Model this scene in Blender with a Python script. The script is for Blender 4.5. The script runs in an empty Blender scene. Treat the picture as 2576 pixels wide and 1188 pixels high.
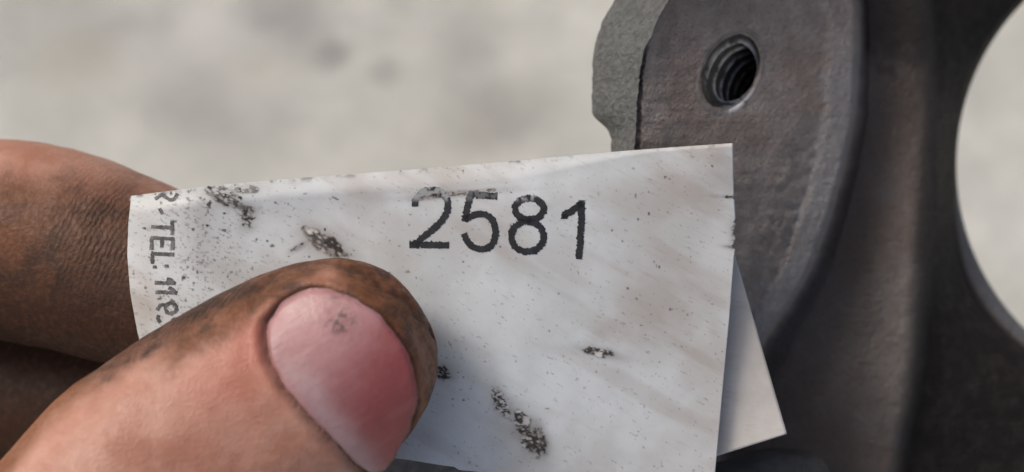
import bpy, bmesh, math
import numpy as np
from mathutils import Matrix, Vector

# ------------------------------------------------------------------ camera, sky, sun, exposure
D = 150.0                       # mm, lens to the tag
PITCH = math.radians(30)        # the camera looks down, 30 degrees off the vertical
H = 150.0                       # mm, tag above the floor
PX = 25.76                      # reading scale: units per mm at the tag
sc = bpy.context.scene
COL = sc.collection
R = Matrix.Rotation(PITCH, 3, 'X')
RN = np.array(R)

def to_world(v):                # view-aligned millimetres -> world metres
    v = np.asarray(v, float).reshape(-1, 3)
    w = v @ RN.T
    w[:, 2] += H
    return w * 0.001

cam = bpy.data.cameras.new('camera')
cam_ob = bpy.data.objects.new('camera', cam)
COL.objects.link(cam_ob)
cam_ob.matrix_world = Matrix.Translation(Vector(to_world([[0, 0, D]])[0])) @ R.to_4x4()
cam.sensor_width = 36
cam.lens = 36 * D / 100.0
cam.clip_start = 0.005
cam.clip_end = 200
cam.dof.use_dof = True
cam.dof.focus_distance = (D - 0.5) * 0.001
cam.dof.aperture_fstop = cam.lens / 2.6     # opening about 2.6 mm
sc.camera = cam_ob

SUN_EL, SUN_AZ = math.radians(52), math.radians(-68)    # azimuth from +Y towards +X
world = bpy.data.worlds.new('World'); sc.world = world; world.use_nodes = True
wn = world.node_tree
sky = wn.nodes.new('ShaderNodeTexSky'); sky.sky_type = 'NISHITA'
sky.sun_disc = False; sky.sun_elevation = SUN_EL; sky.sun_rotation = SUN_AZ
sky.air_density = 0.8; sky.dust_density = 7.0; sky.ozone_density = 0.5
bg = wn.nodes['Background']; bg.inputs['Strength'].default_value = 0.128
wn.links.new(sky.outputs[0], bg.inputs['Color'])

sun = bpy.data.lights.new('sun', 'SUN'); sun.energy = 1.15; sun.angle = math.radians(17)
sun.color = (1.0, 0.975, 0.94)
sun_ob = bpy.data.objects.new('sun', sun); COL.objects.link(sun_ob)
sd_ = Vector((math.sin(SUN_AZ) * math.cos(SUN_EL), math.cos(SUN_AZ) * math.cos(SUN_EL), math.sin(SUN_EL)))
sun_ob.rotation_euler = sd_.to_track_quat('Z', 'Y').to_euler()
sun_ob.location = sd_ * 3

sc.view_settings.view_transform = 'Standard'
sc.view_settings.look = 'None'
sc.view_settings.exposure = 0.0
sc.view_settings.gamma = 1.0

# ------------------------------------------------------------------ helpers
rng = np.random.default_rng(7)

def P(px, py, z=0.0):           # reading of the photograph at depth z -> view millimetres
    px, py, z = np.broadcast_arrays(np.asarray(px, float), np.asarray(py, float), np.asarray(z, float))
    k = (D - z) / D / PX
    return np.stack([(px - 1288) * k, -(py - 594) * k, z], -1)

def toP(v):
    k = D / (D - v[:, 2]) * PX
    return 1288 + v[:, 0] * k, 594 - v[:, 1] * k

def sstep(a, b, x):
    t = np.clip((np.asarray(x, float) - a) / (b - a), 0, 1)
    return t * t * (3 - 2 * t)

def _hash(i, j, k):
    n = (i * 374761393 + j * 668265263 + k * 2147483647) & 0xffffffff
    n = ((n ^ (n >> 13)) * 1274126177) & 0xffffffff
    return ((n ^ (n >> 16)) & 0xffff) / 65535.0

def vnoise(p):
    p = np.asarray(p, float)
    f = np.floor(p); t = p - f; t = t * t * (3 - 2 * t); f = f.astype(np.int64)
    out = 0
    for a in (0, 1):
        for b in (0, 1):
            for c in (0, 1):
                w = (t[:, 0] if a else 1 - t[:, 0]) * (t[:, 1] if b else 1 - t[:, 1]) * (t[:, 2] if c else 1 - t[:, 2])
                out = out + w * _hash(f[:, 0] + a, f[:, 1] + b, f[:, 2] + c)
    return out

def fbm(p, s, octv=4, seed=0):
    p = np.asarray(p, float) * s + seed * 17.3
    o, amp, tot = 0, 1.0, 0
    for _ in range(octv):
        o = o + amp * vnoise(p); tot += amp; amp *= .5; p = p * 2.03 + 5.1
    return o / tot

def mesh_obj(name, verts_view, faces, mat, parent=None, origin=None, smooth=True):
    """verts in view millimetres; the object sits at its own base point."""
    w = to_world(verts_view)
    if origin is None:
        o = np.array([w[:, 0].mean(), w[:, 1].mean(), w[:, 2].min()])
    else:
        o = np.asarray(origin)
    me = bpy.data.meshes.new(name)
    me.from_pydata((w - o).tolist(), [], faces)
    me.update()
    if smooth:
        me.polygons.foreach_set('use_smooth', [True] * len(me.polygons))
    ob = bpy.data.objects.new(name, me)
    COL.objects.link(ob)
    if mat: me.materials.append(mat)
    if parent is not None:
        ob.parent = parent
        ob.location = Vector(o) - parent.location
    else:
        ob.location = o
    return ob

def tag(o, label, cat, kind=None, group=None):
    o['label'] = label; o['category'] = cat
    if kind: o['kind'] = kind
    if group: o['group'] = group

def attr(me, name, vals):
    a = me.attributes.new(name, 'FLOAT', 'POINT')
    a.data.foreach_set('value', np.ascontiguousarray(vals, dtype=np.float32))

class Mat:
    """small node-graph writer"""
    def __init__(s, name):
        s.m = bpy.data.materials.new(name); s.m.use_nodes = True
        s.t = s.m.node_tree; s.b = s.t.nodes['Principled BSDF']
        s.co = s.n('ShaderNodeTexCoord').outputs['Object']
    def n(s, typ, **kw):
        x = s.t.nodes.new(typ)
        for k, v in kw.items(): setattr(x, k, v)
        return x
    def put(s, sock, v):
        if isinstance(v, bpy.types.NodeSocket): s.t.links.new(v, sock)
        elif isinstance(v, tuple) and sock.type == 'RGBA': sock.default_value = (*v, 1.0) if len(v) == 3 else v
        else: sock.default_value = v
    def at(s, name):
        return s.n('ShaderNodeAttribute', attribute_name=name).outputs['Fac']
    def noise(s, per_mm, detail=4.0, rough=.55, dist=0.0, co=None, scale3=None):
        x = s.n('ShaderNodeTexNoise'); c = co or s.co
        if scale3:
            mp = s.n('ShaderNodeMapping'); s.put(mp.inputs['Vector'], c); mp.inputs['Scale'].default_value = scale3; c = mp.outputs[0]
        s.put(x.inputs['Vector'], c); x.inputs['Scale'].default_value = per_mm * 1000
        x.inputs['Detail'].default_value = detail; x.inputs['Roughness'].default_value = rough
        x.inputs['Distortion'].default_value = dist
        return x.outputs['Fac']
    def ramp(s, v, a, b, lo=0.0, hi=1.0):
        x = s.n('ShaderNodeMapRange', interpolation_type='SMOOTHSTEP'); s.put(x.inputs['Value'], v)
        for k, q in zip(('From Min', 'From Max', 'To Min', 'To Max'), (a, b, lo, hi)): x.inputs[k].default_value = q
        return x.outputs[0]
    def math(s, op, a, b=0.0):
        x = s.n('ShaderNodeMath', operation=op); s.put(x.inputs[0], a); s.put(x.inputs[1], b); return x.outputs[0]
    def mix(s, f, a, b, mode='MIX'):
        x = s.n('ShaderNodeMix', data_type='RGBA', blend_type=mode)
        s.put(x.inputs[0], f); s.put(x.inputs[6], a); s.put(x.inputs[7], b); return x.outputs[2]
    def bump(s, h, dist_mm, strength=1.0, prev=None):
        x = s.n('ShaderNodeBump'); s.put(x.inputs['Height'], h)
        x.inputs['Distance'].default_value = dist_mm * .001; s.put(x.inputs['Strength'], strength)
        if prev: s.put(x.inputs['Normal'], prev)
        return x.outputs[0]
    def out(s, **kw):
        for k, v in kw.items(): s.put(s.b.inputs[k.replace('_', ' ')], v)
        return s.m

def loft(rows, closed=True, cap=True):
    """rows: (n, m, 3); quads between rows, loops closed around m"""
    n, m, _ = rows.shape
    v = rows.reshape(-1, 3); f = []
    for i in range(n - 1):
        a = i * m; b = a + m
        for j in range(m if closed else m - 1):
            k = (j + 1) % m
            f.append((a + j, a + k, b + k, b + j))
    if cap and closed:
        f.append(tuple(range(m - 1, -1, -1))); f.append(tuple((n - 1) * m + j for j in range(m)))
    return v, f

# ------------------------------------------------------------------ the floor
def floor_point(px, py):        # where the ray through a reading meets the floor (world metres)
    c = to_world([[0, 0, D]])[0]; q = to_world(P([px], [py], 0))[0]
    d = q - c; t = -c[2] / d[2]
    return c + d * t

m = Mat('stained_concrete')
n1 = m.noise(.018, 5, .6); n2 = m.noise(.055, 6, .66); n3 = m.noise(.6, 5, .65)
c = m.mix(m.ramp(n1, .38, .66), (.46, .465, .42), (.58, .585, .54))
c = m.mix(m.ramp(n2, .42, .66, 0, .34), c, (.32, .327, .31))
warm = m.noise(.028, 3)
c = m.mix(m.ramp(warm, .55, .75, 0, .35), c, (.54, .50, .40))
c = m.mix(m.ramp(n3, .5, .75, 0, .35), c, (.36, .355, .33))
geo = m.n('ShaderNodeNewGeometry').outputs['Position']
for (px, py, r, s, col) in ((836, 128, 2.6, .5, (.14, .14, .135)), (828, 150, 2.6, .4, (.14, .14, .135)), (970, 180, 2.4, .42, (.16, .16, .16)), (1175, 115, 4, .25, (.2, .2, .19)), (690, 20, 5, .4, (.17, .17, .168)), (750, 75, 5, .3, (.17, .17, .168)), (460, 250, 7, .25, (.22, .22, .21)), (640, 330, 8, .25, (.22, .22, .21)), (1240, 310, 6, .3, (.2, .195, .18)), (430, 120, 10, .22, (.22, .22, .215)), (200, 60, 7, .25, (.22, .22, .215)), (1185, 60, 6, .28, (.2, .2, .19)),
                       (1180, 170, 5, .25, (.2, .2, .19)), (320, 50, 8, .3, (.2, .2, .195)), (560, 215, 12, .3, (.22, .22, .215)), (1290, 290, 9, .4, (.2, .195, .18)), (520, 330, 9, .25, (.2, .2, .19)),
                       (735, 40, 9, .45, (.17, .17, .168)), (1120, 360, 7, .3, (.2, .19, .16)), (190, 150, 6, .25, (.3, .25, .16)), (90, 40, 14, .3, (.2, .2, .19)), (1000, 60, 12, .2, (.2, .2, .19))):
    q = floor_point(px, py)
    wob = m.n('ShaderNodeMixRGB'); wob.blend_type = 'ADD'; wob.inputs[0].default_value = 0.006
    nn = m.n('ShaderNodeTexNoise'); nn.inputs['Scale'].default_value = 90; m.put(nn.inputs['Vector'], geo)
    m.put(wob.inputs[1], geo); m.put(wob.inputs[2], nn.outputs['Color'])
    vd = m.n('ShaderNodeVectorMath', operation='DISTANCE'); m.put(vd.inputs[0], wob.outputs[0]); vd.inputs[1].default_value = (q[0] + .003, q[1] + .003, q[2] + .003)
    c = m.mix(m.ramp(vd.outputs['Value'], r * .0003, r * .0024, s * .8, 0), c, col)
m.out(Base_Color=c, Roughness=.85, Normal=m.bump(m.math('ADD', n3, n2), .6, .6))
gw = 30.0
me = bpy.data.meshes.new('ground')
me.from_pydata([(-gw, -gw, 0), (gw, -gw, 0), (gw, gw, 0), (-gw, gw, 0)], [], [(0, 1, 2, 3)])
me.materials.append(m.m)
ground = bpy.data.objects.new('ground', me); COL.objects.link(ground)
tag(ground, 'pale grey concrete floor with soft dark stains', 'floor', 'structure')

def ground_z(vy):               # view depth of the floor at view height vy
    return (-H - vy * math.sin(PITCH)) / math.cos(PITCH)

# ------------------------------------------------------------------ the iron casting
def curve(tab, py):
    t = np.array(tab, float); return np.interp(py, t[:, 0], t[:, 1])

def smooth1(a, k):
    ker = np.hanning(2 * k + 3)[1:-1]; ker /= ker.sum()
    return np.convolve(np.pad(a, k, mode='edge'), ker, 'valid')

rows_py = np.concatenate([np.arange(-560, -40, 20), np.arange(-40, 1240, 5), np.arange(1240, 2001, 20)]).astype(float)
rough = lambda amp, s, seed: (fbm(np.stack([rows_py * s, 0 * rows_py, 0 * rows_py], -1), 1, 4, seed) - .5) * amp
Lc = curve([(-560, 1830), (-200, 1650), (0, 1547), (50, 1516), (110, 1497), (150, 1491), (288, 1488), (302, 1500), (322, 1528), (342, 1537), (385, 1538), (600, 1545), (900, 1570), (2000, 1600)], rows_py)
Lc = smooth1(Lc, 4) + rough(6, .09, 1)
Kc = curve([(-560, 1960), (-200, 1800), (0, 1684), (50, 1656), (95, 1638), (122, 1622), (200, 1609), (300, 1603), (380, 1598), (600, 1600), (2000, 1640)], rows_py) + rough(9, .06, 2) + rough(9, .3, 14) * sstep(80, 120, rows_py)
Mc = smooth1(curve([(-560, 2060), (-200, 2135), (0, 2152), (100, 2156), (300, 2148), (420, 2122), (560, 2080), (690, 2030), (770, 1980), (850, 1925), (950, 1860), (1100, 1800), (2000, 1760)], rows_py), 6) + rough(6, .05, 3)
Gc = curve([(-560, 2330), (0, 2320), (300, 2330), (600, 2312), (900, 2300), (1188, 2250), (2000, 2200)], rows_py) + rough(10, .02, 4)
dy = np.abs(rows_py - 415)
Rc = np.where(dy < 574, 2985 - np.sqrt(np.maximum(579.0 ** 2 - dy ** 2, 0)), 2910 + (dy - 574) * .5)
band = 4 + 56 * sstep(430, 800, rows_py)
low = sstep(1250, 1700, rows_py)

def zfun(a, b):                 # front depth, falls slightly away towards the top
    return a + b
gd = (.15 + .9 * sstep(90, 150, rows_py)) * np.clip(.55 + rough(1.6, .05, 12), .1, 1.3)
gw_ = np.clip(6 + 6 * sstep(200, 330, rows_py) + rough(10, .05, 13), 2.5, 15)
stations = []                   # (px curve, z curve, subdivisions to the next)
tilt = (594 - rows_py) / PX * -.06
stations += [(Lc + 70, -34 + tilt, 4), (Lc + 25, -22 + tilt, 6), (Lc + 3, -14.5 + tilt, 4), (Lc, -13 + tilt, 14)]
stations += [(Kc - 9, -6.7 + tilt, 3), (Kc - 2, -6.15 + tilt, 2), (Kc + .5, -6.3 - gd + tilt, 2), (Kc + gw_, -6.4 - gd + tilt, 2), (Kc + gw_ + 4, -6.7 + tilt, 40)]
stations += [(Mc - 78, -20.5 + tilt, 8), (Mc - 62, -20.6 + tilt, 8), (Mc - 8, -22.0 + tilt, 3), (Mc + 3, -24.0 + tilt, 3), (Mc + 12, -29.5 + tilt, 14)]
stations += [(Gc - 60, -30.0 + tilt, 10), (Gc, -29.4 + tilt, 6), (Gc + 35, -33 + tilt, 8), (Rc - band - 12, -41 + tilt, 4), (Rc - band, -43.5 + tilt, 6), (Rc - 4, -44.3 + tilt, 3), (Rc, -45.2 + tilt, 3), (Rc - 6, -50 + tilt, 3), (Rc - 60, -56 + tilt, 6)]
cols_px, cols_z = [], []
for (p0, z0, n), (p1, z1, _) in zip(stations[:-1], stations[1:]):
    for t in np.arange(n) / n:
        cols_px.append(p0 + (p1 - p0) * t); cols_z.append(z0 + (z1 - z0) * t)
cols_px.append(stations[-1][0]); cols_z.append(stations[-1][1])
CPX = np.stack(cols_px, 1); CZ = np.stack(cols_z, 1)
i0 = sum(n for _, _, n in stations[:13]); i1 = sum(n for _, _, n in stations[:18])
sm_ = np.array([smooth1(q_, 7) for q_ in CZ])
CZ[:, i0 + 3:i1] = sm_[:, i0 + 3:i1]
front = P(CPX, rows_py[:, None], CZ)
# gentle unevenness of the cast skin
nz = (fbm(front.reshape(-1, 3), .22, 3, 5) - .5).reshape(CZ.shape)
nz2 = (fbm(front.reshape(-1, 3), 1.3, 3, 6) - .5).reshape(CZ.shape)
inner = np.ones(CZ.shape[1]); inner[:12] = 0; inner[-18:] = 0
pit = np.exp(-((CPX - (Mc[:, None] - 120)) / 55) ** 2) * sstep(150, 500, rows_py)[:, None] * sstep(.5, .62, fbm(front.reshape(-1, 3), .9, 3, 8).reshape(CZ.shape))
dz = (nz * .9 + nz2 * .22) * inner - pit * .3
front = P(CPX, rows_py[:, None], CZ + dz)
# the back, closing the solid; the foot below the picture stands on the floor
nb = 8
bx0 = front[:, -1, 0]; bx1 = front[:, 0, 0]
back = np.zeros((len(rows_py), nb, 3))
for i in range(nb):
    t = (i + 1) / (nb + 1)
    back[:, i, 0] = bx0 + (bx1 - bx0) * t
    back[:, i, 1] = front[:, 0, 1]
    zb = -58 + tilt
    back[:, i, 2] = zb * (1 - low) + ground_z(front[:, 0, 1]) * low
full = np.concatenate([front, back], 1)
v, f = loft(full[:, ::-1])
mcast = Mat('cast_iron')
g = mcast.noise(.5, 6, .6); g2 = mcast.noise(3.5, 5, .6); g3 = mcast.noise(.09, 3, .5); g4 = mcast.noise(1.3, 4, .6)
cb = mcast.mix(mcast.ramp(g, .3, .72), (.265, .228, .205), (.36, .315, .284))
cb = mcast.mix(mcast.ramp(g3, .45, .62, 0, .4), cb, (.24, .165, .125))
cb = mcast.mix(mcast.ramp(g2, .55, .72, 0, .55), cb, (.11, .095, .085))
cg = mcast.mix(mcast.ramp(g4, .35, .65), (.105, .11, .107), (.155, .163, .159))
cb = mcast.mix(mcast.at('grey'), cb, cg)
cb = mcast.mix(mcast.at('polish'), cb, mcast.mix(g4, (.22, .22, .225), (.40, .40, .405)))
cb = mcast.mix(mcast.math('MULTIPLY', mcast.at('painted_shade'), mcast.ramp(g, .2, .6, .9, 1)), cb, (.017, .0145, .0132))  # near-black shade painted over recess and bore side
bh = mcast.math('ADD', mcast.math('MULTIPLY', g2, .6), mcast.math('MULTIPLY', g4, .9))
mcast.out(Base_Color=cb, Roughness=mcast.ramp(g2, .3, .7, .5, .75), Normal=mcast.bump(bh, .75, 1.0), Metallic=.0, Specular_IOR_Level=mcast.math('SUBTRACT', .35, mcast.math('MULTIPLY', mcast.at('painted_shade'), .2)))
casting = mesh_obj('metal_casting', v, f, mcast.m)
tag(casting, 'rough brown cast iron part with a threaded hole behind the white tag', 'machine part')
cpx = np.concatenate([CPX, np.zeros((len(rows_py), nb))], 1)[:, ::-1]
pyg = np.repeat(rows_py[:, None], cpx.shape[1], 1)
isb = np.concatenate([np.zeros(CPX.shape), np.ones((len(rows_py), nb))], 1)[:, ::-1]
K2, M2, G2, R2, B2 = (q[:, None] for q in (Kc, Mc, Gc, Rc, band))
grey = (1 - sstep(-4, 3, cpx - K2)) * (1 - isb)
nzv = fbm(np.stack([cpx, pyg, 0 * cpx], -1).reshape(-1, 3), .03, 4, 9).reshape(cpx.shape)
polish = sstep(-95, -62, cpx - M2 + (nzv - .5) * 130) * (1 - sstep(-2, 6, cpx - M2)) * .62 * sstep(40, 200, pyg) + sstep(-B2 * .9 - 4, -B2 * .4 - 1, cpx - R2) * sstep(430, 560, pyg) * (1 - isb)
groove = np.exp(-((cpx - K2 - gw_[:, None] * .6) / 5.0) ** 2) * sstep(95, 150, pyg) * np.clip(gd[:, None], 0, 1)
painted_shade = np.maximum.reduce([sstep(-85, 45, cpx - G2) * (1 - sstep(-B2 - 3, -B2 * .5, cpx - R2) * sstep(430, 560, pyg)), sstep(5, 30, cpx - M2) * .66 * (1 - .38 * sstep(-150, -40, cpx - G2) * sstep(250, 450, pyg)), sstep(5, 25, cpx - M2) * (1 - sstep(100, 330, pyg + (nzv - .5) * 150)) * .9, pit[:, ::-1].max(1, keepdims=True) * 0 + groove, sstep(820, 1000, pyg) * sstep(40, 200, cpx - M2) * .45])  # shade painted into bore slope and recess, plus the dark seam
painted_shade = np.maximum(painted_shade, isb)
painted_shade[:, :nb + 0] = np.maximum(painted_shade[:, :nb], 0)
attr(casting.data, 'grey', np.clip(grey, 0, 1).ravel()); attr(casting.data, 'polish', np.clip(polish, 0, 1).ravel()); attr(casting.data, 'painted_shade', np.clip(painted_shade, 0, 1).ravel())

# the threaded hole: an opening cut in the flange and a helical thread inside it
def face_z(px, py):
    r = np.interp(py, rows_py, np.arange(len(rows_py))).round().astype(int)
    return np.array([np.interp(x, CPX[i], CZ[i] + dz[i]) for x, i in zip(np.ravel(px), np.ravel(r))])
HC = np.array([1838., 180.]); HA = np.array([.42, -.907]); HB = np.array([.907, .42])
th = np.linspace(0, 2 * np.pi, 96, endpoint=False)
def rim(k):
    return HC + k * (np.cos(th)[:, None] * HA * 99 + np.sin(th)[:, None] * HB * 66)
def plane_z(px, py):            # flat fit of the face round the hole
    q = rim(1.0); A = np.c_[q, np.ones(len(q))]; co = np.linalg.lstsq(A, face_z(q[:, 0], q[:, 1]), rcond=None)[0]
    return px * co[0] + py * co[1] + co[2]
inw = np.array([.50, -.20, -.84])
q = rim(1.0); rimv = P(q[:, 0], q[:, 1], plane_z(q[:, 0], q[:, 1]))
cen = rimv.mean(0)
rn_ = (fbm(np.stack([np.cos(th) * 3, np.sin(th) * 3, 0 * th], -1), 1, 3, 95) - .5)[:, None]
rimv = cen + (rimv - cen) * (1 + rn_ * .10)
cut_rows = np.stack([cen + (rimv - cen) * 1.0 - inw * 6 * np.array([0, 0, 1]) + np.array([0, 0, 0]), cen + (rimv - cen) * 1.0, cen + (rimv - cen) + inw * 17])
cv, cf = loft(cut_rows)
cutter = mesh_obj('cutter', cv, cf, None)
bm = bmesh.new(); bm.from_mesh(cutter.data); bmesh.ops.recalc_face_normals(bm, faces=bm.faces); bm.to_mesh(cutter.data); bm.free()
bm = bmesh.new(); bm.from_mesh(casting.data); bmesh.ops.recalc_face_normals(bm, faces=bm.faces); bm.to_mesh(casting.data); bm.free()
md = casting.modifiers.new('cut', 'BOOLEAN'); md.operation = 'DIFFERENCE'; md.object = cutter; md.solver = 'EXACT'
bpy.context.view_layer.update()
dg = bpy.context.evaluated_depsgraph_get()
new = bpy.data.meshes.new_from_object(casting.evaluated_get(dg), preserve_all_data_layers=True, depsgraph=dg)
casting.modifiers.clear(); casting.data = new; new.name = 'metal_casting'
bpy.data.objects.remove(cutter, do_unlink=True)
new.polygons.foreach_set('use_smooth', [True] * len(new.polygons))
new.set_sharp_from_angle(angle=math.radians(50))
mth = Mat('worn_thread_steel')
tn = mth.noise(1.2, 4)
mth.out(Base_Color=mth.mix(mth.ramp(tn, .4, .65), mth.mix(mth.at('crest_glint'), (.022, .02, .019), (.48, .475, .47)), mth.mix(mth.at('crest_glint'), (.04, .037, .035), (.6, .6, .6))), Roughness=.38, Metallic=.55, Normal=mth.bump(mth.noise(4, 3), .1, .5))
depth = np.linspace(0, 16.4, 190)
pitch = 1.85
ph = (depth[:, None] / pitch - th[None, :] / (2 * np.pi)) % 1.0
tooth = 1 - np.abs(ph * 2 - 1)              # 60 degree V
tooth = np.clip(tooth * 1.25 - .1, 0, 1)
fade = sstep(0.9, 2.0, depth)[:, None]
cham = .14 * (1 - sstep(0, .9, depth))[:, None] - .02
rgt = np.clip(.5 + .75 * np.sin(th - .35), 0, 1)[None]
fade = sstep(0, 1, (depth[:, None] - .1 - 1.0 * rgt) / .6)
rad = .995 - .17 * tooth * fade - .15 * rgt * sstep(0, 1.1, depth)[:, None]
tv = cen + (rimv - cen)[None] * rad[..., None] + inw * depth[:, None, None]
tv[0] = cen + (rimv - cen) * .999
tip = np.repeat((cen + inw * 16.4)[None], len(th), 0)[None]
tv = np.concatenate([tv, tip * .98 + tv[-1:] * .02])
hv, hf = loft(tv, cap=False)
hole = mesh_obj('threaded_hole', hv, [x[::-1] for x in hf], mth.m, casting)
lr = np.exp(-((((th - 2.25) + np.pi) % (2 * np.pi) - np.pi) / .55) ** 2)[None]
cr_ = sstep(.25, .6, fbm(hv[:-len(th)], 1.6, 3, 96)).reshape(tooth.shape) * np.maximum(sstep(.6, 1.0, tooth) * fade * .8, np.maximum(1 - sstep(.9, 1.3, depth), 0)[:, None] * (.05 + .95 * lr) * rgt) * (1 - .5 * sstep(5, 9, depth))[:, None]  # worn thread crests, plus a highlight painted on the lower right wall
attr(hole.data, 'crest_glint', np.r_[cr_.ravel(), np.zeros(len(th))])
# worn countersink lip of the hole, a highlight painted into its lower right
q2 = rim(1.2)
lipv = []
for k, dzz in ((1.0, -.35), (1.03, -.05), (1.08, .10), (1.15, .06), (1.24, -.06)):
    q = rim(k); 
    lipv.append(P(q[:, 0], q[:, 1], face_z(q[:, 0], q[:, 1]) + dzz))
lv, lf = loft(np.stack(lipv), cap=False)
mlip = Mat('worn_lit_hole_lip')
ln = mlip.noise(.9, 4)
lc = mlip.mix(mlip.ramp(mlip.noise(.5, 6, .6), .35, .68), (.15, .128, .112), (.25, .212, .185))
lc = mlip.mix(mlip.math('MULTIPLY', mlip.at('lip_highlight'), mlip.ramp(ln, .42, .6)), lc, (.78, .78, .79))
mlip.out(Base_Color=lc, Roughness=.45, Metallic=0.0, Normal=mlip.bump(mlip.noise(2.5, 4), .3, .8))
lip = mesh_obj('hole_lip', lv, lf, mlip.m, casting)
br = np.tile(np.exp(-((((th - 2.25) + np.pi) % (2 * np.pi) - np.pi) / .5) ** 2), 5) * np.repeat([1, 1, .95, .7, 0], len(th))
attr(lip.data, 'lip_highlight', br)

# the lower arm of the casting that shows along the foot of the tag
def tube(pts, radii, n=40, m_=48, expo=2.0, flat=None):
    """swept closed tube through view-mm points with (across, depth) radii"""
    pts = np.asarray(pts, float); radii = np.asarray(radii, float)
    t = np.arange(len(pts)); tt = np.linspace(0, len(pts) - 1, n)
    def cr(a):
        out = []
        for x in tt:
            i = min(int(x), len(a) - 2); u = x - i
            p0 = a[max(i - 1, 0)]; p1 = a[i]; p2 = a[i + 1]; p3 = a[min(i + 2, len(a) - 1)]
            out.append(.5 * ((2 * p1) + (-p0 + p2) * u + (2 * p0 - 5 * p1 + 4 * p2 - p3) * u * u + (-p0 + 3 * p1 - 3 * p2 + p3) * u ** 3))
        return np.array(out)
    c = cr(pts); rr = np.maximum(cr(radii), .05)
    d = np.gradient(c, axis=0); d /= np.linalg.norm(d, axis=1, keepdims=True)
    up = np.array([0, 0, 1.0])
    side = np.cross(d, up); side /= np.linalg.norm(side, axis=1, keepdims=True)
    nn = np.cross(side, d)
    a = np.linspace(0, 2 * np.pi, m_, endpoint=False)
    ca, sa = np.cos(a), np.sin(a)
    ca = np.sign(ca) * np.abs(ca) ** (2 / expo); sa = np.sign(sa) * np.abs(sa) ** (2 / expo)
    return c[:, None] + side[:, None] * (ca[None, :, None] * rr[:, None, :1]) + nn[:, None] * (sa[None, :, None] * rr[:, None, 1:2])

arm_pts = np.array([P(1996, 1250, -20), P(1940, 1266, -17), P(1800, 1312, -13), P(1500, 1330, -11), P(1180, 1285, -10), P(960, 1262, -11), P(880, 1255, -12)]).reshape(-1, 3)
arm = tube(arm_pts, [(5.4, 5), (5.8, 5), (6, 5), (6.2, 5), (6.2, 5), (6, 5), (1, 1)], 60, 48, 3.0)
av, af = loft(arm)
marm = Mat('grey_iron_arm')
an = marm.noise(.6, 5)
marm.out(Base_Color=marm.mix(marm.at('bare'), marm.mix(marm.ramp(an, .35, .65), (.022, .023, .024), (.045, .045, .046)), marm.mix(marm.ramp(an, .35, .65), (.15, .155, .155), (.24, .245, .24))), Roughness=.45, Normal=marm.bump(marm.noise(2.5, 4), .25, .7))
armo = mesh_obj('casting_arm', av, af, marm.m, casting)
attr(armo.data, 'bare', 1 - sstep(1350, 1600, toP(av)[0]))

# ------------------------------------------------------------------ the white tag
TOP = np.array([(300, 497), (330, 493), (505, 470), (700, 452), (1070, 424), (1300, 404), (1540, 382), (1700, 370), (1845, 360), (1900, 356)], float)
LEFT = np.array([(400, 333), (493, 330), (560, 323), (640, 320), (740, 328), (840, 346), (1000, 390), (1120, 430), (1200, 440)], float)      # (py, px)
RIGHT = np.array([(350, 1843), (488, 1846), (494, 1846), (497, 1838), (501, 1847), (552, 1850), (560, 1845), (565, 1851), (585, 1844), (600, 1851), (612, 1847), (620, 1841), (626, 1850), (645, 1847), (800, 1835), (980, 1818), (1188, 1799), (1320, 1786)], float)
BOT = np.array([(400, 1120), (760, 1130), (1015, 1158), (1100, 1172), (1128, 1175), (1140, 1183), (1245, 1192), (1500, 1250), (1790, 1310)], float)
def ytop(px): return np.interp(px, TOP[:, 0], TOP[:, 1])
def xleft(py): return np.interp(py, LEFT[:, 0], LEFT[:, 1])
def rad_roll(px): return 2.0 - 1.6 * sstep(1250, 1680, px)
def sheet_z(px, py):
    px = np.asarray(px, float); py = np.asarray(py, float)
    r = rad_roll(px); t = np.clip((py - ytop(px)) / PX, 0, None)
    z = np.where(t < r, -r + np.sqrt(np.maximum(r * r - (r - t) ** 2, 0)), 0.0)
    e = np.clip((px - xleft(py)) / PX, 0, None)
    z = z - 2.6 * np.clip(1 - e / 7.0, 0, 1) ** 2
    z = z - 1.0 * np.exp(-(((px - 800) / 330) ** 2 + ((py - 980) / 260) ** 2))             # pressed in by the thumb
    z = z + .55 * np.sin(px * .0042 + py * .0031 + .5) * sstep(0, 120, t * PX) * .6 - .8 * sstep(1300, 1850, px) * sstep(600, 1200, py) * .6
    z = z + .9 * np.exp(-((px - 1850) / 120) ** 2 - ((py - 350) / 90) ** 2)
    return z
NU, NS = 560, 340
u = np.linspace(0, 1, NU)
s_mm = np.concatenate([np.linspace(-9, 0, 40, endpoint=False), np.linspace(0, 1, NS - 40) ** 1.12 * 33.5])
U, S = np.meshgrid(u, s_mm)
# each column runs from a top point to a bottom point, bowed by the left and right edges
topx = 330 + U * (1844 - 330)
Ht = (np.interp(420 + U * (1788 - 420), BOT[:, 0], BOT[:, 1]) - ytop(topx)) / PX
r = rad_roll(topx)
phi = S / r
tt = np.where(phi > np.pi / 2, r + (S - r * np.pi / 2), np.where(phi > -np.pi / 2, r - r * np.cos(phi), r + (-S - r * np.pi / 2)))
tt = np.where(S > 0, np.minimum(tt, Ht * (1 + 0 * tt)), tt)
sc_ = np.where(S > 0, Ht / np.maximum(tt[-1:], Ht), 1.0)
PY = ytop(topx) + tt * PX
lx, rx = xleft(PY), np.interp(PY, RIGHT[:, 0], RIGHT[:, 1])
PXX = lx + U * (rx - lx)
PY = PY + (ytop(PXX) - ytop(topx))
Z = sheet_z(PXX, PY)
behind = S < 0
zb = np.where(phi > -np.pi / 2, -r + r * np.sin(phi), -2 * r) + sheet_z(PXX, ytop(PXX) + 200) - 0
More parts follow.
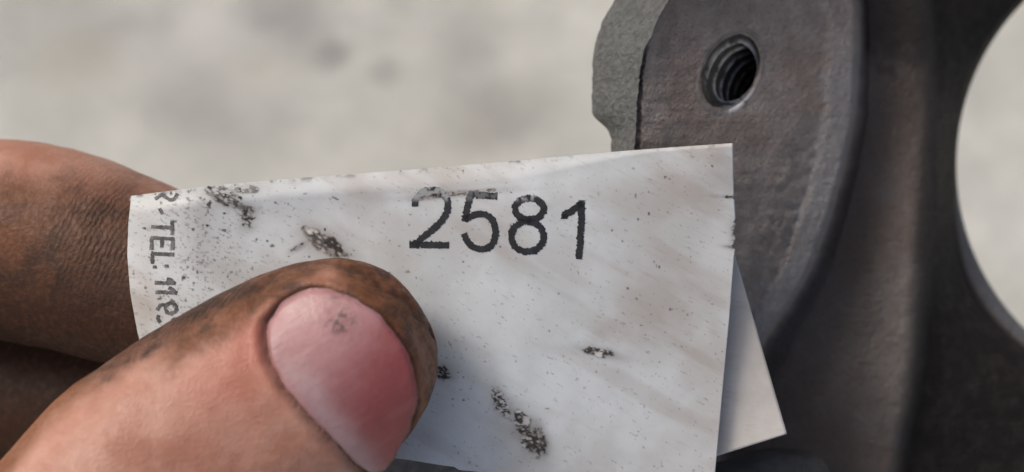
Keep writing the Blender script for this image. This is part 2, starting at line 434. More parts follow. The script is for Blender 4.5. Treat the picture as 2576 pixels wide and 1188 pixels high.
Z = np.where(behind, zb - 2.6 * np.clip(1 - (PXX - lx) / PX / 7, 0, 1) ** 2, Z)

fx, fy = PXX.ravel(), PY.ravel()
q3 = np.stack([fx, fy, 0 * fx], -1)
def rot(px, py, ang):
    c_, s_ = math.cos(ang), math.sin(ang)
    return np.stack([px * c_ + py * s_, -px * s_ + py * c_, 0 * px], -1)
def blob(cx, cy, ax, ay, ang=0):
    c_, s_ = math.cos(ang), math.sin(ang); dx, dy_ = fx - cx, fy - cy
    a, b = (dx * c_ + dy_ * s_) / ax, (-dx * s_ + dy_ * c_) / ay
    return np.exp(-(a * a + b * b) ** 1.5)
dirt = np.zeros(fx.shape); stain = np.zeros(fx.shape); relief = np.zeros(fx.shape); pale = np.zeros(fx.shape)
# peppered specks, thick on the left, thin elsewhere
sp = fbm(q3, .16, 2, 11); sp2 = fbm(q3, .075, 2, 12)
dens = np.exp(-((fx - 480) / 190) ** 2) * .11 + .02 + .03 * np.exp(-((fx - 640) / 160) ** 2 - ((fy - 690) / 60) ** 2) + .035 * np.exp(-((fx - 1150) / 60) ** 2 - ((fy - 850) / 110) ** 2)
patch = fbm(q3, .012, 3, 13)
dirt += sstep(.82 - dens * 1.3, .92 - dens, sp) * (.3 + .5 * patch)
dirt += sstep(.83 - dens, .9 - dens * .8, sp2) * .8
wst = rot(fx, fy, .45); wst[:, 0] *= .06; wst[:, 1] *= .22
stk = fbm(wst, 1, 3, 16)
sml = rot(fx, fy, .5); sml[:, 0] *= .004; sml[:, 1] *= .02
stain += sstep(.5, .75, fbm(sml, 1, 4, 17)) * .4
dirt += sstep(.76 - dens * .7, .84 - dens * .6, stk) * .4
# diagonal scratches
for ang, seed, am in ((.5, 21, .32), (.40, 22, .22)):
    w = rot(fx, fy, ang); w[:, 0] *= .018; w[:, 1] *= .3
    k = fbm(w, 1, 3, seed)
    reg = .25 + .75 * sstep(1150, 1650, fx) * (1 - .6 * sstep(700, 1000, fy)) + .4 * blob(850, 490, 300, 60)
    stain += sstep(.62, .82, k) * am * reg
    dirt += sstep(.77, .88, k) * .18 * reg
# brownish clouds
cl = fbm(q3, .006, 4, 31)
stain += sstep(.45, .7, cl) * .5 + .28 * sstep(1350, 1750, fx) * (1 - .7 * sstep(900, 1100, fy)) + .12 * fbm(q3, .02, 3, 33)
stain += blob(1660, 640, 110, 220, .5) * .35 + blob(1720, 800, 60, 200, .9) * .35 + blob(1150, 440, 260, 30, -.07) * .3 + blob(360, 700, 40, 200) * .35 + blob(820, 600, 90, 60) * .35
# wrinkled scrapes and gouges
def scrape(cx, cy, ax, ay, ang, seed, dk=1.0, rl=.25, fr=.1, brown=0.0, white=0.0):
    b = blob(cx, cy, ax, ay, ang)
    n = fbm(rot(fx - cx, fy - cy, ang) * np.array([.7, 1.3, 1]), fr, 3, seed)
    rid = 1 - np.abs(n * 2 - 1) * 2.4
    n2_ = fbm(rot(fx - cx, fy - cy, ang), fr * .55, 3, seed + 100)
    edge = b * 1.15 + (n2_ - .5) * 1.5 * sstep(.02, .3, b)
    k = sstep(.33, .8, edge)
    global dirt, stain, relief, pale
    dirt = dirt + k * sstep(.2, .85, rid) * dk * (.55 + .6 * n2_)
    stain = stain + b * .5 + k * brown
    dirt = dirt + (blob(cx, cy, ax * 1.6, ay * 1.6, ang) * .28 + blob(cx + ax * .5, cy + ay * .4, ax * 1.8, ay * .8, ang) * .12) * dk * (.4 + n2_)
    relief = relief + k * (rid - .3) * rl * .13
    pale = pale + k * sstep(.5, .8, n) * white * .55
scrape(560, 494, 46, 22, .25, 41, .6, .22, .09)
scrape(618, 478, 34, 12, -.1, 42, .55, .18, .1)
scrape(622, 552, 18, 28, .3, 43, .9, .2, .1)
scrape(600, 520, 40, 10, .2, 44, .5, .1, .1)
scrape(815, 612, 62, 24, .55, 45, .75, .4, .07, .8, 1.0)
scrape(750, 622, 22, 6, -.5, 46, .9, .2, .1, .3)
scrape(860, 640, 24, 8, .1, 47, .5, .15, .1, .7)
scrape(1500, 886, 44, 13, .2, 48, 1.0, .35, .08, .1, .8)
scrape(1258, 1010, 18, 40, -.4, 49, 1.0, .3, .12, .0, .6)
scrape(1312, 1066, 24, 34, -.3, 50, 1.05, .35, .1, .0, .7)
scrape(1340, 1112, 26, 40, -.4, 51, .8, .45, .09, .0, 1.0)
scrape(1364, 1110, 12, 34, -.2, 52, .8, .3, .12, .0, .6)
scrape(1112, 936, 22, 18, .4, 53, 1.1, .2, .1)
scrape(1150, 487, 110, 6, -.09, 54, .7, .15, .1, .5, .3)
scrape(1090, 492, 50, 10, -.15, 55, .4, .2, .1, .2, .6)
scrape(1845, 496, 40, 4, .05, 56, .9, .1, .1)
scrape(1850, 590, 14, 34, 0, 57, .7, .3, .12)
scrape(1842, 622, 22, 5, .1, 58, .9, .1, .12)
stain += blob(1120, 960, 30, 100, .2) * .15  # soft shadow of the thumb painted beside its edge
dirt += sstep(.72, .8, fbm(q3 * np.array([1, 1.6, 1]), .05, 3, 14)) * .25 * (blob(520, 640, 220, 160) + .15)
# scuffed rim along the roll
rim_t = (fy - ytop(fx)) / PX
dirt += np.exp(-(rim_t / .35) ** 2) * sstep(.5, .75, fbm(q3, .05, 3, 15)) * .6
Zr = Z.ravel() + np.where(behind.ravel(), 0, relief) * np.clip(1.0, 0, 1)
tvs = P(fx, fy, Zr)
faces = []
idx = np.arange(NU * len(s_mm)).reshape(len(s_mm), NU)
faces = np.stack([idx[:-1, :-1], idx[1:, :-1], idx[1:, 1:], idx[:-1, 1:]], -1).reshape(-1, 4).tolist()
mt = Mat('scuffed_white_plastic')
a1 = mt.noise(.12, 5, .6); a2 = mt.noise(2.2, 4, .6)
ctg = mt.mix(mt.ramp(a1, .35, .65), (.525, .56, .565), (.62, .66, .67))
ctg = mt.mix(mt.at('stain'), ctg, (.385, .355, .325))
ctg = mt.mix(mt.at('dirt'), ctg, (.045, .04, .037))
ctg = mt.mix(mt.at('pale'), ctg, (.82, .80, .76))
mt.out(Base_Color=ctg, Roughness=mt.math('ADD', mt.ramp(a1, .3, .7, .38, .52), mt.math('MULTIPLY', mt.at('dirt'), .35)), Normal=mt.bump(a2, .05, .5), Specular_IOR_Level=mt.math('SUBTRACT', .5, mt.math('MULTIPLY', mt.at('dirt'), .35)))
tagob = mesh_obj('label_tag', tvs, faces, mt.m)
tag(tagob, 'scuffed white plastic tag printed 2581, pinched under the thumb', 'tag')
fr = ~behind.ravel()
attr(tagob.data, 'dirt', np.clip(dirt * fr, 0, 1)); attr(tagob.data, 'stain', np.clip(stain * .75 * fr, 0, .9)); attr(tagob.data, 'pale', np.clip(pale * fr, 0, .85))
sol = tagob.modifiers.new('thickness', 'SOLIDIFY'); sol.thickness = .00022; sol.offset = -1

# printed characters: inked ribbons lying on the sheet
mi = Mat('black_ink')
i1 = mi.noise(1.5, 4)
mi.out(Base_Color=mi.mix(mi.ramp(i1, .4, .7), (.010, .011, .013), (.022, .024, .027)), Roughness=.5)
mi.put(mi.b.inputs['Base Color'], mi.mix(mi.at('worn'), mi.mix(mi.ramp(i1, .4, .7), (.010, .011, .013), (.022, .024, .027)), (.33, .34, .34)))
mg = Mat('worn_grey_ink')
i2 = mg.noise(1.6, 4)
mg.out(Base_Color=mg.mix(mg.ramp(i2, .35, .68), (.05, .05, .052), (.17, .17, .172)), Roughness=.55)
def ribbon_mesh(strokes, w, jag, lift=.035, seed=0):
    rg = np.random.default_rng(seed); V, F = [], []
    for si, st in enumerate(strokes):
        st = np.array(st, float)
        seg = np.linalg.norm(np.diff(st, axis=0), axis=1); L = np.r_[0, np.cumsum(seg)]
        n = max(int(L[-1] / 2.2), 3); t = np.linspace(0, L[-1], n)
        c = np.stack([np.interp(t, L, st[:, 0]), np.interp(t, L, st[:, 1])], -1)
        if len(st) > 3:
            for _ in range(5): c[1:-1] = .5 * c[1:-1] + .25 * (c[:-2] + c[2:])
        d = np.gradient(c, axis=0); d /= np.linalg.norm(d, axis=1, keepdims=True) + 1e-9
        nn = np.stack([-d[:, 1], d[:, 0]], -1)
        j1, j2 = rg.normal(0, jag, n), rg.normal(0, jag, n)
        m_ = 5
        offs = np.linspace(-1, 1, m_)
        base = len(V)
        for k in range(n):
            for o in offs:
                hw = w / 2 + (j1[k] if o < 0 else j2[k]) * abs(o)
                p = c[k] + nn[k] * o * hw
                V.append((p[0], p[1]))
        for k in range(n - 1):
            for o in range(m_ - 1):
                a = base + k * m_ + o
                F.append((a, a + 1, a + m_ + 1, a + m_))
    V = np.array(V)
    return P(V[:, 0], V[:, 1], sheet_z(V[:, 0], V[:, 1]) + lift), F
def c4(pts): return [(958.4 + x * .3622, 332.2 + y * .3622) for x, y in pts]
def c3(pts): return [(306.7 + x * .3872, 370.6 + y * .3872) for x, y in pts]
def ell(cx, cy, rx, ry, a0=0, a1=360, n=48):
    return [(cx + rx * math.cos(math.radians(a)), cy + ry * math.sin(math.radians(a))) for a in np.linspace(a0, a1, n)]
digits = [
    [c4([(238, 518), (237, 490), (244, 462), (268, 430), (300, 411), (345, 402), (395, 406), (438, 430), (462, 475), (466, 520), (452, 572), (410, 632), (340, 695), (265, 752), (222, 788)]), c4([(196, 783), (330, 784), (474, 786)])],
    [c4([(808, 446), (700, 440), (606, 434)]), c4([(622, 432), (606, 500), (592, 560), (580, 622)]), c4([(580, 612), (620, 588), (660, 572), (705, 568), (750, 585), (782, 625), (796, 680), (792, 745), (770, 788), (730, 812), (682, 814), (635, 798), (600, 765), (575, 705)])],
    [c4(ell(1030, 534, 101, 74, -90, 276)), c4(ell(1017, 727, 113, 106, -90, 276))],
    [c4([(1394, 474), (1392, 600), (1384, 760), (1375, 884)]), c4([(1396, 492), (1365, 520), (1330, 548), (1290, 570), (1262, 578)]), c4([(1272, 566), (1274, 604)])],
]
for i, d in enumerate(digits):
    v_, f_ = ribbon_mesh(d, 17.3, 1.3, seed=i)
    dg_ = mesh_obj('printed_digit', v_, f_, mi.m, tagob, smooth=False)
    dx_, dy_ = toP(v_)
    wn_ = fbm(np.stack([dx_, dy_, 0 * dx_], -1), .13, 3, 90)
    attr(dg_.data, 'worn', np.clip((1 - sstep(496, 512, dy_)) * sstep(.42, .55, wn_ + (.1 if i == 0 else 0)) * (.9 if i in (0, 2) else .3), 0, 1))
letters = [
    [c3([(214, 338), (262, 308), (285, 316)]), c3([(262, 306), (300, 338), (332, 344), (352, 326), (362, 300)])],
    [c3([(246, 396), (252, 412), (262, 436)])],
    [c3([(326, 476), (327, 570)]), c3([(326, 523), (190, 517)])],
    [c3([(342, 598), (186, 588)]), c3([(332, 598), (328, 668)]), c3([(262, 594), (258, 652)]), c3([(194, 590), (192, 668)])],
    [c3([(340, 698), (188, 690)]), c3([(198, 692), (198, 758)])],
    [c3([(212, 768), (212, 788)]), c3([(290, 762), (290, 782)])],
    [c3([(212, 880), (348, 884)]), c3([(346, 888), (322, 866), (292, 852)])],
    [c3([(218, 941), (358, 945)]), c3([(356, 949), (332, 927), (302, 913)])],
    [c3(ell(318, 1046, 38, 34, 0, 360)), c3([(284, 1030), (262, 1020), (240, 1034), (228, 1060)])],
    [c3([(330, 1110), (345, 1140)]), c3([(240, 1090), (232, 1115), (250, 1140)])],
]
for i, d in enumerate(letters):
    v_, f_ = ribbon_mesh(d, 9.4, .7, seed=100 + i)
    mesh_obj('printed_letter', v_, f_, mg.m, tagob, smooth=False)

# the folded-back half of the tag, seen past the right edge
flap_px = np.array([[(1300, 450), (1778, 405)], [(1300, 700), (1866, 700)], [(1350, 1000), (1953, 1000)], [(1400, 1275), (1980, 1092)]], float)
rowsf = []
for i in range(61):
    t = i / 60 * 3; k = min(int(t), 2); w_ = t - k
    a = flap_px[k, 0] * (1 - w_) + flap_px[k + 1, 0] * w_; b = flap_px[k, 1] * (1 - w_) + flap_px[k + 1, 1] * w_
    g_ = np.linspace(0, 1, 80)[:, None]; p = a + (b - a) * g_
    zf = -3.0 + .5 * (i / 60) - .9 * g_[:, 0] ** 2 * (1 - i / 60)
    rowsf.append(P(p[:, 0], p[:, 1], zf - .35 * np.sin(g_[:, 0] * 5)))
fv, ff = loft(np.array(rowsf), closed=False)
mf = Mat('tag_back_plastic')
b1 = mf.noise(.2, 5); b2 = mf.noise(.9, 4, .6, scale3=(1, 4, 1))
mf.out(Base_Color=mf.mix(mf.ramp(b2, .5, .75, 0, .32), mf.mix(mf.ramp(b1, .35, .65), (.46, .44, .405), (.56, .535, .50)), (.34, .30, .26)), Roughness=.5, Normal=mf.bump(b1, .1, .4))
flap = mesh_obj('back_flap', fv, [x[::-1] for x in ff], mf.m, tagob)
edge_m = Mat('dark_tag_edge'); edge_m.out(Base_Color=(.035, .045, .048), Roughness=.4)
flap.data.materials.append(edge_m.m)
so = flap.modifiers.new('thickness', 'SOLIDIFY'); so.thickness = .0005; so.offset = -1; so.material_offset = 1; so.material_offset_rim = 1

# ------------------------------------------------------------------ the hand
def prof(tab, x): t = np.array(tab, float); return np.interp(x, t[:, 0], t[:, 1])
AX = np.array([.8337, -.5523])          # thumb axis in the picture plane, towards the tip
SX = np.array([.5523, .8337])
dist = np.concatenate([np.array([0, .1, .33, .8, 1.25]), np.linspace(1.9, 31, 44)])
sc_px = PX / (1 - 7.0 / D)
tip_a = 455.0
def thumb_c(d):
    a = tip_a - d * sc_px
    return a * AX[0] + 1222 * SX[0], a * AX[1] + 1222 * SX[1]
tx, ty = thumb_c(dist)
tz = prof([(0, 5.6), (6, 6.6), (14, 7.2), (24, 8.2), (31, 8.8)], dist)
wv = prof([(0, .3), (.1, 1.6), (.33, 3.0), (.8, 4.3), (1.7, 5.8), (3, 7.2), (4.5, 8.25), (7.1, 9.5), (11.3, 10.65), (16.6, 11.35), (22, 11.6), (27, 11.5), (31, 11.4)], dist)
hv_ = prof([(0, .2), (.1, 1.0), (.33, 1.9), (.8, 2.9), (1.7, 4.1), (2.6, 4.9), (4.4, 5.9), (7.4, 6.8), (11.3, 7.3), (16.6, 7.7), (24, 8.1), (31, 8.6)], dist)
cpts = list(P(tx, ty, tz)); rad_ = list(zip(wv, hv_))
for (qx, qy, qz, a, b) in ((230, 1385, 10.5, 11.6, 9.4), (90, 1530, 11.5, 12.2, 10.2), (-80, 1700, 11.5, 13.5, 11.5), (-330, 1850, 8, 15.5, 13), (-650, 2000, 3, 17, 15), (-1000, 2120, -3, 15, 15)):
    cpts.append(P(qx, qy, qz).reshape(3)); rad_.append((a, b))
thumb_line = np.array(cpts)
tubes = [tube(cpts, rad_, 170, 64, 2.15)]
def finger(ps, rs):
    pts = [P(a, b, z).reshape(3) for a, b, z in ps]
    d0 = pts[-1] - pts[-2]; d0 /= np.linalg.norm(d0); r0 = rs[-1]
    for t in (.5, .85, .98):
        pts.append(pts[len(ps) - 1] + d0 * r0 * t); rs = rs + [r0 * math.sqrt(1 - t * t)]
    return tube(pts, [(r_, r_ * .96) for r_ in rs], 110, 48, 2.1)
index_ps = [(-1250, 700, -42), (-600, 560, -31), (-180, 585, -22), (100, 615, -18.0), (320, 680, -15.0), (560, 760, -12.4), (760, 830, -10.4)]
tubes.append(finger(index_ps, [11, 11, 10.8, 11.0, 10.2, 9.0, 7.4]))
tubes.append(finger([(-1300, 1000, -50), (-650, 880, -42), (-150, 960, -37), (120, 990, -35), (330, 1020, -32), (520, 1050, -29), (640, 1090, -27)], [10.5, 10.4, 9.6, 9.6, 9.0, 8.3, 7.4]))
tubes.append(finger([(-1300, 1350, -54), (-600, 1240, -50), (-150, 1250, -46), (80, 1290, -42), (260, 1350, -38), (420, 1420, -34), (500, 1470, -32)], [10, 9.8, 9, 9, 8.4, 7.8, 6.9]))
tubes.append(finger([(-1280, 1700, -52), (-700, 1620, -50), (-300, 1650, -48), (-100, 1700, -45), (50, 1760, -41), (170, 1820, -38), (230, 1860, -36)], [9, 8.6, 7.8, 7.8, 7.3, 6.8, 6]))
wr = P(-2500, 1900, -30).reshape(3)
for (a, b, z, r_) in ((-1250, 700, -42, 11), (-1300, 1000, -46, 11.5), (-1300, 1350, -48, 11.5), (-1280, 1700, -46, 11)):
    p0 = P(a, b, z).reshape(3); e = p0 + (p0 - wr) * -.9
    tubes.append(tube([p0 + (p0 - wr) * .06, p0, (p0 + e) / 2, e, e + (e - p0) * .05], [(3, 3), (r_, r_), (r_ + 1.5, r_ + 2), (r_ + 2, r_ + 2), (5, 5)], 50, 40))
tubes.append(tube([P(-900, 2120, -2).reshape(3), P(-1100, 2130, -6).reshape(3), P(-1700, 2080, -18).reshape(3), wr, P(-3600, 2100, -34).reshape(3), P(-5200, 2350, -38).reshape(3), P(-5400, 2380, -38).reshape(3)], [(8, 8), (15, 14), (22, 17), (25, 18), (27, 21), (33, 28), (10, 10)], 80, 56))
tubes.append(tube([P(-1250, 900, -38).reshape(3), P(-1150, 1100, -30).reshape(3), P(-900, 1500, -16).reshape(3), P(-650, 1850, -2).reshape(3), P(-600, 1950, 0).reshape(3)], [(6, 6), (13, 10), (15, 11), (13, 11), (8, 8)], 50, 40))
tubes.append(tube([P(-1500, 1000, -44).reshape(3), P(-1500, 1100, -44).reshape(3), P(-1500, 1500, -44).reshape(3), P(-1550, 1750, -42).reshape(3), P(-1550, 1850, -42).reshape(3)], [(6, 6), (16, 13), (17, 14), (16, 13), (6, 6)], 50, 40))
hv, hf, off = [], [], 0
for tb in tubes:
    a, b = loft(tb); hv.append(a); hf += [tuple(i + off for i in q_) for q_ in b]; off += len(a)
hand = mesh_obj('hand', np.concatenate(hv), hf, None)
bm = bmesh.new(); bm.from_mesh(hand.data); bmesh.ops.recalc_face_normals(bm, faces=bm.faces); bm.to_mesh(hand.data); bm.free()
md = hand.modifiers.new('r', 'REMESH'); md.mode = 'VOXEL'; md.voxel_size = .0004; md.use_smooth_shade = True
md = hand.modifiers.new('s', 'SMOOTH'); md.factor = .5; md.iterations = 5
bpy.context.view_layer.update()
dg = bpy.context.evaluated_depsgraph_get()
new = bpy.data.meshes.new_from_object(hand.evaluated_get(dg), depsgraph=dg)
hand.modifiers.clear(); hand.data = new; new.name = 'hand'
nv = len(new.vertices)
co = np.empty(nv * 3); new.vertices.foreach_get('co', co); co = co.reshape(-1, 3)
loc = np.array(hand.location)
V = (((co + loc) * 1000) - np.array([0, 0, H])) @ RN          # world -> view mm
no = np.empty(nv * 3); new.vertices.foreach_get('normal', no); no = no.reshape(-1, 3) @ RN
def seg_dist(Pt, line):
    best = np.full(len(Pt), 1e9)
    for a, b in zip(line[:-1], line[1:]):
        ab = b - a; t = np.clip(((Pt - a) @ ab) / (ab @ ab + 1e-9), 0, 1)
        best = np.minimum(best, np.linalg.norm(Pt - (a + t[:, None] * ab), axis=1))
    return best
idx_line = np.array([P(*q_).reshape(3) for q_ in index_ps])
dt = seg_dist(V, thumb_line[::4]); di = seg_dist(V, idx_line)
hx, hy = toP(V)
is_thumb = (dt < 16) & (dt < di + 2)
# nail bed
nail_poly = np.array([(668, 852), (671, 812), (697, 766), (745, 737), (805, 727), (875, 743), (945, 787), (1005, 855), (1038, 928), (1047, 1000), (1032, 1075), (1000, 1140), (958, 1196), (925, 1212), (893, 1178), (842, 1112), (782, 1042), (722, 972), (684, 908)], float)
ZN = 13.4
npm = P(nail_poly[:, 0], nail_poly[:, 1], ZN)[:, :2]
# round the outline
def closed_smooth(p, n=160):
    L = np.r_[0, np.cumsum(np.linalg.norm(np.diff(np.r_[p, p[:1]], axis=0), axis=1))]
    t = np.linspace(0, L[-1], n, endpoint=False); pp = np.r_[p, p[:1]]
    c = np.stack([np.interp(t, L, pp[:, 0]), np.interp(t, L, pp[:, 1])], -1)
    for _ in range(6): c = .5 * c + .25 * (np.roll(c, 1, 0) + np.roll(c, -1, 0))
    return c
npm = closed_smooth(npm)
_na = np.linspace(0, 2 * np.pi, len(npm), endpoint=False)
_nn = fbm(np.stack([np.cos(_na) * 5, np.sin(_na) * 5, 0 * _na], -1), 1, 3, 91) - .5
npm = npm.mean(0) + (npm - npm.mean(0)) * (1 + _nn[:, None] * .07)
nc = npm.mean(0)
axm = np.array([.8337, .5523]); sxm = np.array([.5523, -.8337])     # same axes with y up
tipm = P(*thumb_c(0.0), 7)[:2]
def nail_z(xy):
    r_ = xy - tipm; d_ = -(r_ @ axm); l_ = r_ @ sxm - .3
    return 14.35 - (l_ ** 2) / 24.0 - .012 * np.clip(10 - d_, 0, None) ** 2 + .03 * (d_ - 9)
def sdist(xy, poly):
    best = np.full(len(xy), 1e9); ins = np.zeros(len(xy), bool)
    for a, b in zip(poly, np.roll(poly, -1, 0)):
        ab = b - a; t = np.clip(((xy - a) @ ab) / (ab @ ab + 1e-12), 0, 1)
        best = np.minimum(best, np.linalg.norm(xy - (a + t[:, None] * ab), axis=1))
        cnd = ((a[1] > xy[:, 1]) != (b[1] > xy[:, 1]))
        xi = a[0] + (xy[:, 1] - a[1]) / (b[1] - a[1] + 1e-12) * ab[0]
        ins ^= cnd & (xy[:, 0] < xi)
    return np.where(ins, -best, best)
sel = np.where(is_thumb & (no[:, 2] > .05) & (V[:, 2] > 5) & (hx > 450) & (hy > 600))[0]
sd = np.full(nv, 99.0); sd[sel] = sdist(V[sel, :2], npm)
zt = nail_z(V[sel, :2]); s_ = sd[sel]
z0 = V[sel, 2]
w_in = 1 - sstep(-.5, 1.6, s_)
rr_ = V[sel, :2] - tipm; d_ = -(rr_ @ axm)
prox = sstep(10.5, 14.5, d_)
fold = (.45 + .05 * prox) * (.6 + .8 * fbm(V[sel], .5, 2, 64)) * np.exp(-((s_ - .75) / .6) ** 2) - .35 * np.exp(-((s_ - 2.6) / .9) ** 2) * (1 - prox)
zz = z0 * (1 - w_in) + (zt - .35) * w_in + fold
zz = zz - .35 * np.exp(-((s_ + .05) / .25) ** 2)
V[sel, 2] = zz
# irregular skin: creases beside the nail, joint folds, pulp
pn = fbm(V, .35, 3, 61) - .5
crease = np.zeros(nv)
for off_, am in ((2.2, .22), (3.6, .16)):
    wv_ = (fbm(V, .3, 2, 62 + int(off_)) - .5) * 1.4
    crease += am * np.exp(-((sd - off_ - wv_) / .22) ** 2)
tz_n = np.zeros(nv); tz_n[sel] = (1 - prox)
V -= no * (crease * tz_n)[:, None]
V += no * (pn * .25)[:, None]
co = to_world(V) - loc
new.vertices.foreach_set('co', np.ascontiguousarray(co.ravel())); new.update()
# skin condition, with shade of the fingers painted in
a_ = hx * AX[0] + hy * AX[1]; b_ = hx * SX[0] + hy * SX[1]
n_l = fbm(V, .22, 4, 71); n_f = fbm(V, .8, 3, 72); n_m = fbm(V, .45, 3, 73)
T = (dt < di).astype(float)
top_rim = 1 - sstep(995, 1060, b_ + (n_l - .5) * 70)
tip_rim = sstep(305, 350, a_ + (n_l - .5) * 50)
low_rim = sstep(1395, 1450, b_) * sstep(60, 140, a_)
near_nail = np.exp(-(np.clip(sd, 0, None) / 1.2) ** 2)
ob_ = np.interp(a_, [-653, -500, -362, -171, 22, 160, 261], [986, 935, 907, 889, 904, 930, 964])
edge_t = 1 - sstep(28, 85, b_ - ob_ + (n_l - .5) * 50)
edge_n = 1 - sstep(8, 55, b_ - ob_ + (n_l - .5) * 30)  # narrow brown shadow painted along the thumb's upper outline
st_t = np.clip(np.maximum.reduce([edge_n * .8, top_rim * sstep(-260, -60, a_ + (n_l - .5) * 120), tip_rim, low_rim, near_nail * .75 * sstep(60, 160, a_), .35 * np.exp(-((a_ - 60) / 50) ** 2 - ((b_ - 1010) / 60) ** 2)]), 0, 1) * (.85 + .5 * (n_m - .3))
gr_t = edge_t * sstep(-420, -230, a_) * (1 - .55 * sstep(60, 220, a_)) * (.75 + .8 * sstep(.4, .62, n_m))
gr_t = np.maximum(gr_t, np.exp(-((sd - .1) / .22) ** 2) * np.where(a_ < 130, .45, .85) * sstep(.3, .6, n_m + .05))
gr_t = np.maximum(gr_t, np.exp(-((hx - 735) / 45) ** 2 - ((hy - 722) / 16) ** 2) * .9)
gr_t = np.maximum(gr_t, crease * tz_n * 3.0 * sstep(.35, .6, n_m))
gr_t = np.maximum(gr_t, tip_rim * sstep(.5, .7, n_f) * .75)
gr_t = np.maximum(gr_t, top_rim * sstep(-260, -60, a_) * sstep(.52, .70, n_f) * .7)
I = 1 - T
st_sh_i = np.clip(.22 + .78 * sstep(370, 500, hy + (n_l - .5) * 110 - .12 * hx), 0, 1)  # brown dirt, with shade painted in down the index finger
gr_sh_i = np.clip(.18 * sstep(400, 520, hy) + .5 * np.exp(-((hx - 260) / 150) ** 2 - ((hy - 560) / 120) ** 2) + .25 * sstep(.5, .7, n_m) * sstep(380, 460, hy) + + .85 * sstep(540, 820, hy + (n_l - .5) * 100), 0, .92)  # dirt, plus shade painted over the lower index and middle finger
attr(new, 'stain', np.clip(T * st_t + I * st_sh_i, 0, 1)); attr(new, 'grime_shade', np.clip(T * gr_t + I * gr_sh_i, 0, .95))  # both masks mix real dirt with painted shade
red = T * (.8 * np.exp(-((hx - 640) / 90) ** 2 - ((hy - 850) / 70) ** 2) + .5 * np.exp(-((hx - 560) / 130) ** 2 - ((hy - 960) / 90) ** 2))
attr(new, 'red', np.clip(red, 0, 1))
attr(new, 'wrinkle', np.clip((.35 + .65 * sstep(.35, .6, n_m)) * I * .7 * np.exp(-((hx - 250) / 95) ** 2 - ((hy - 580) / 140) ** 2) + T * .9 * edge_t * sstep(-420, -200, a_) * (1 - sstep(0, 160, a_)), 0, 1))
new.polygons.foreach_set('use_smooth', [True] * len(new.polygons))
ms = Mat('dirty_skin')
k1 = ms.noise(.22, 5, .6); k2 = ms.noise(1.6, 4, .6); k3 = ms.noise(5, 3, .6)
cs = ms.mix(ms.ramp(k1, .35, .65), (.40, .178, .115), (.49, .262, .188))
cs = ms.mix(ms.math('MULTIPLY', ms.at('red'), .85), cs, (.46, .145, .10))
cs = ms.mix(ms.ramp(k2, .5, .75, 0, .18), cs, (.42, .22, .14))
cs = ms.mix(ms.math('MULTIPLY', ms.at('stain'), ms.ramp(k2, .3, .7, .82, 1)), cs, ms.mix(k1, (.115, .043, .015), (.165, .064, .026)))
cs = ms.mix(ms.math('MULTIPLY', ms.at('grime_shade'), ms.ramp(k2, .3, .6, .78, 1)), cs, (.040, .024, .017))
vo = ms.n('ShaderNodeTexVoronoi'); ms.put(vo.inputs['Vector'], ms.co); vo.inputs['Scale'].default_value = 2600
wv = ms.n('ShaderNodeTexWave'); 
mp = ms.n('ShaderNodeMapping'); ms.put(mp.inputs['Vector'], ms.co); mp.inputs['Rotation'].default_value = (0, 0, math.radians(25))
ms.put(wv.inputs['Vector'], mp.outputs[0]); wv.inputs['Scale'].default_value = 520; wv.inputs['Distortion'].default_value = 6.5; wv.inputs['Detail'].default_value = 3; wv.inputs['Detail Scale'].default_value = 1.6; wv.inputs['Detail Roughness'].default_value = .65
ve = ms.n('ShaderNodeTexVoronoi', feature='DISTANCE_TO_EDGE'); ms.put(ve.inputs['Vector'], ms.co); ve.inputs['Scale'].default_value = 2300
nrm = ms.bump(ms.math('ADD', vo.outputs['Distance'], k3), .10, .32)
nrm = ms.bump(ms.ramp(ve.outputs['Distance'], 0, .14), .03, .2, nrm)
nrm = ms.bump(ms.noise(.8, 4, .65, scale3=(1, 1.6, 1)), .25, .22, nrm)
nrm = ms.bump(wv.outputs['Fac'], .13, ms.at('wrinkle'), nrm)
ms.out(Base_Color=cs, Roughness=ms.ramp(k2, .3, .7, .42, .58), Normal=nrm, Subsurface_Weight=.18, Subsurface_Scale=.0012, Specular_IOR_Level=ms.math('SUBTRACT', .45, ms.math('MULTIPLY', ms.math('MAXIMUM', ms.at('stain'), ms.at('grime_shade')), .27)))
ms.b.inputs['Subsurface Radius'].default_value = (1.0, .35, .2)
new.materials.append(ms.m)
tag(hand, 'bare dirty hand pinching the tag between thumb and forefinger', 'hand')

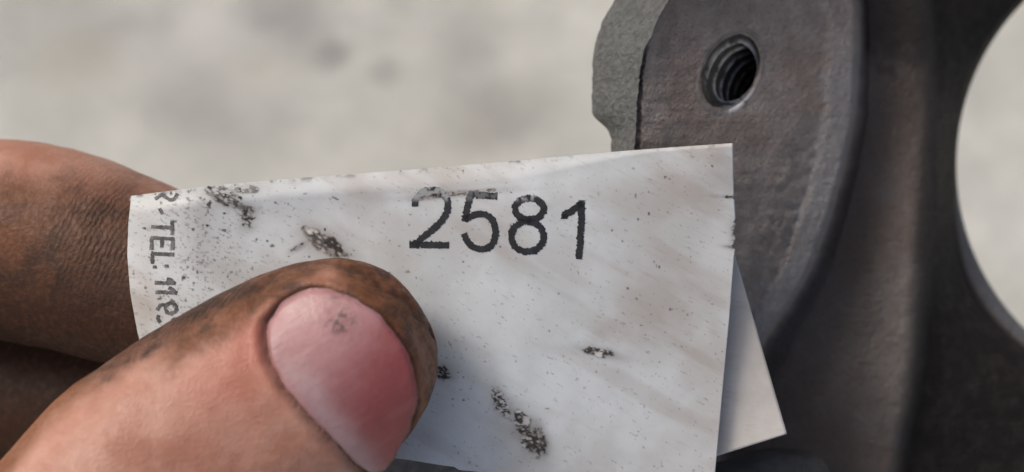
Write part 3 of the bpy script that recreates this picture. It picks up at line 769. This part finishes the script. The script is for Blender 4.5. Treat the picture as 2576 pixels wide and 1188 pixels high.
# the thumb nail
rings, seg = 40, len(npm)
nvv = []
for i in range(rings + 1):
    k = (i / rings) ** .8
    xy = nc + (npm - nc) * k * 1.012
    z_ = nail_z(xy) - .22 * sstep(.93, 1.0, k) - .0
    nvv.append(np.c_[xy, z_])
nvv = np.array(nvv)
nv_, nf_ = loft(nvv, cap=False)
mn = Mat('thumbnail')
q1 = mn.noise(.35, 4); q2n = mn.noise(2.2, 4)
mpn = mn.n('ShaderNodeMapping'); mn.put(mpn.inputs['Vector'], mn.co); mpn.inputs['Rotation'].default_value = (0, 0, math.radians(-33.5))
rg_ = mn.noise(1.0, 3, .5, co=mpn.outputs[0], scale3=(.12, 2.2, .6))
cn = mn.mix(mn.ramp(q1, .3, .7), (.34, .168, .165), (.40, .205, .208))
cn = mn.mix(mn.at('red'), cn, (.30, .068, .064))
cn = mn.mix(mn.at('moon'), cn, (.44, .30, .295))
cn = mn.mix(mn.ramp(q2n, .5, .75, 0, .3), cn, (.30, .13, .12))
cn = mn.mix(mn.ramp(rg_, .5, .7, 0, .08), cn, (.5, .33, .33))
cn = mn.mix(mn.at('dirt'), cn, (.10, .05, .045))
mn.out(Base_Color=cn, Roughness=mn.ramp(q1, .3, .7, .36, .48), Subsurface_Weight=.1, Subsurface_Scale=.001, Normal=mn.bump(q2n, .05, .4, mn.bump(rg_, .05, .4, mn.bump(mn.noise(.4, 3), .3, .5))))
nail = mesh_obj('thumb_nail', nv_, nf_, mn.m, hand)
ux, uy = toP(nv_)
un = fbm(np.stack([ux, uy, 0 * ux], -1), .02, 3, 81); un2 = fbm(np.stack([ux, uy, 0 * ux], -1), .11, 3, 82)
rd = .95 * sstep(-130, 60, (ux - 900) * .75 + (uy - 960) * .55 + (un - .5) * 90) * (1 - .6 * sstep(0, 60, 60 - np.abs(ux - 2000) * 0 - 60))
ks = np.repeat((np.arange(rings + 1) / rings) ** .8, seg)
side_a = ux * AX[0] + uy * AX[1]
moon = np.exp(-((side_a - 105 + (un - .5) * 30) / 38) ** 2) * .75 * sstep(860, 960, uy)
rd = rd * (1 - .85 * np.exp(-((side_a - 100) / 55) ** 2))
dn = np.exp(-((ux - 855) / 34) ** 2 - ((uy - 808) / 34) ** 2)
dspk = np.clip(dn * .25 + dn * sstep(.5, .62, un2) * 1.0 + .7 * np.exp(-((ux - 838) / 12) ** 2 - ((uy - 750) / 4) ** 2) + sstep(.965, 1, ks) * .9 * sstep(.35, .6, un2), 0, 1)
attr(nail.data, 'red', np.clip(rd, 0, 1)); attr(nail.data, 'moon', np.clip(moon, 0, 1)); attr(nail.data, 'dirt', dspk)
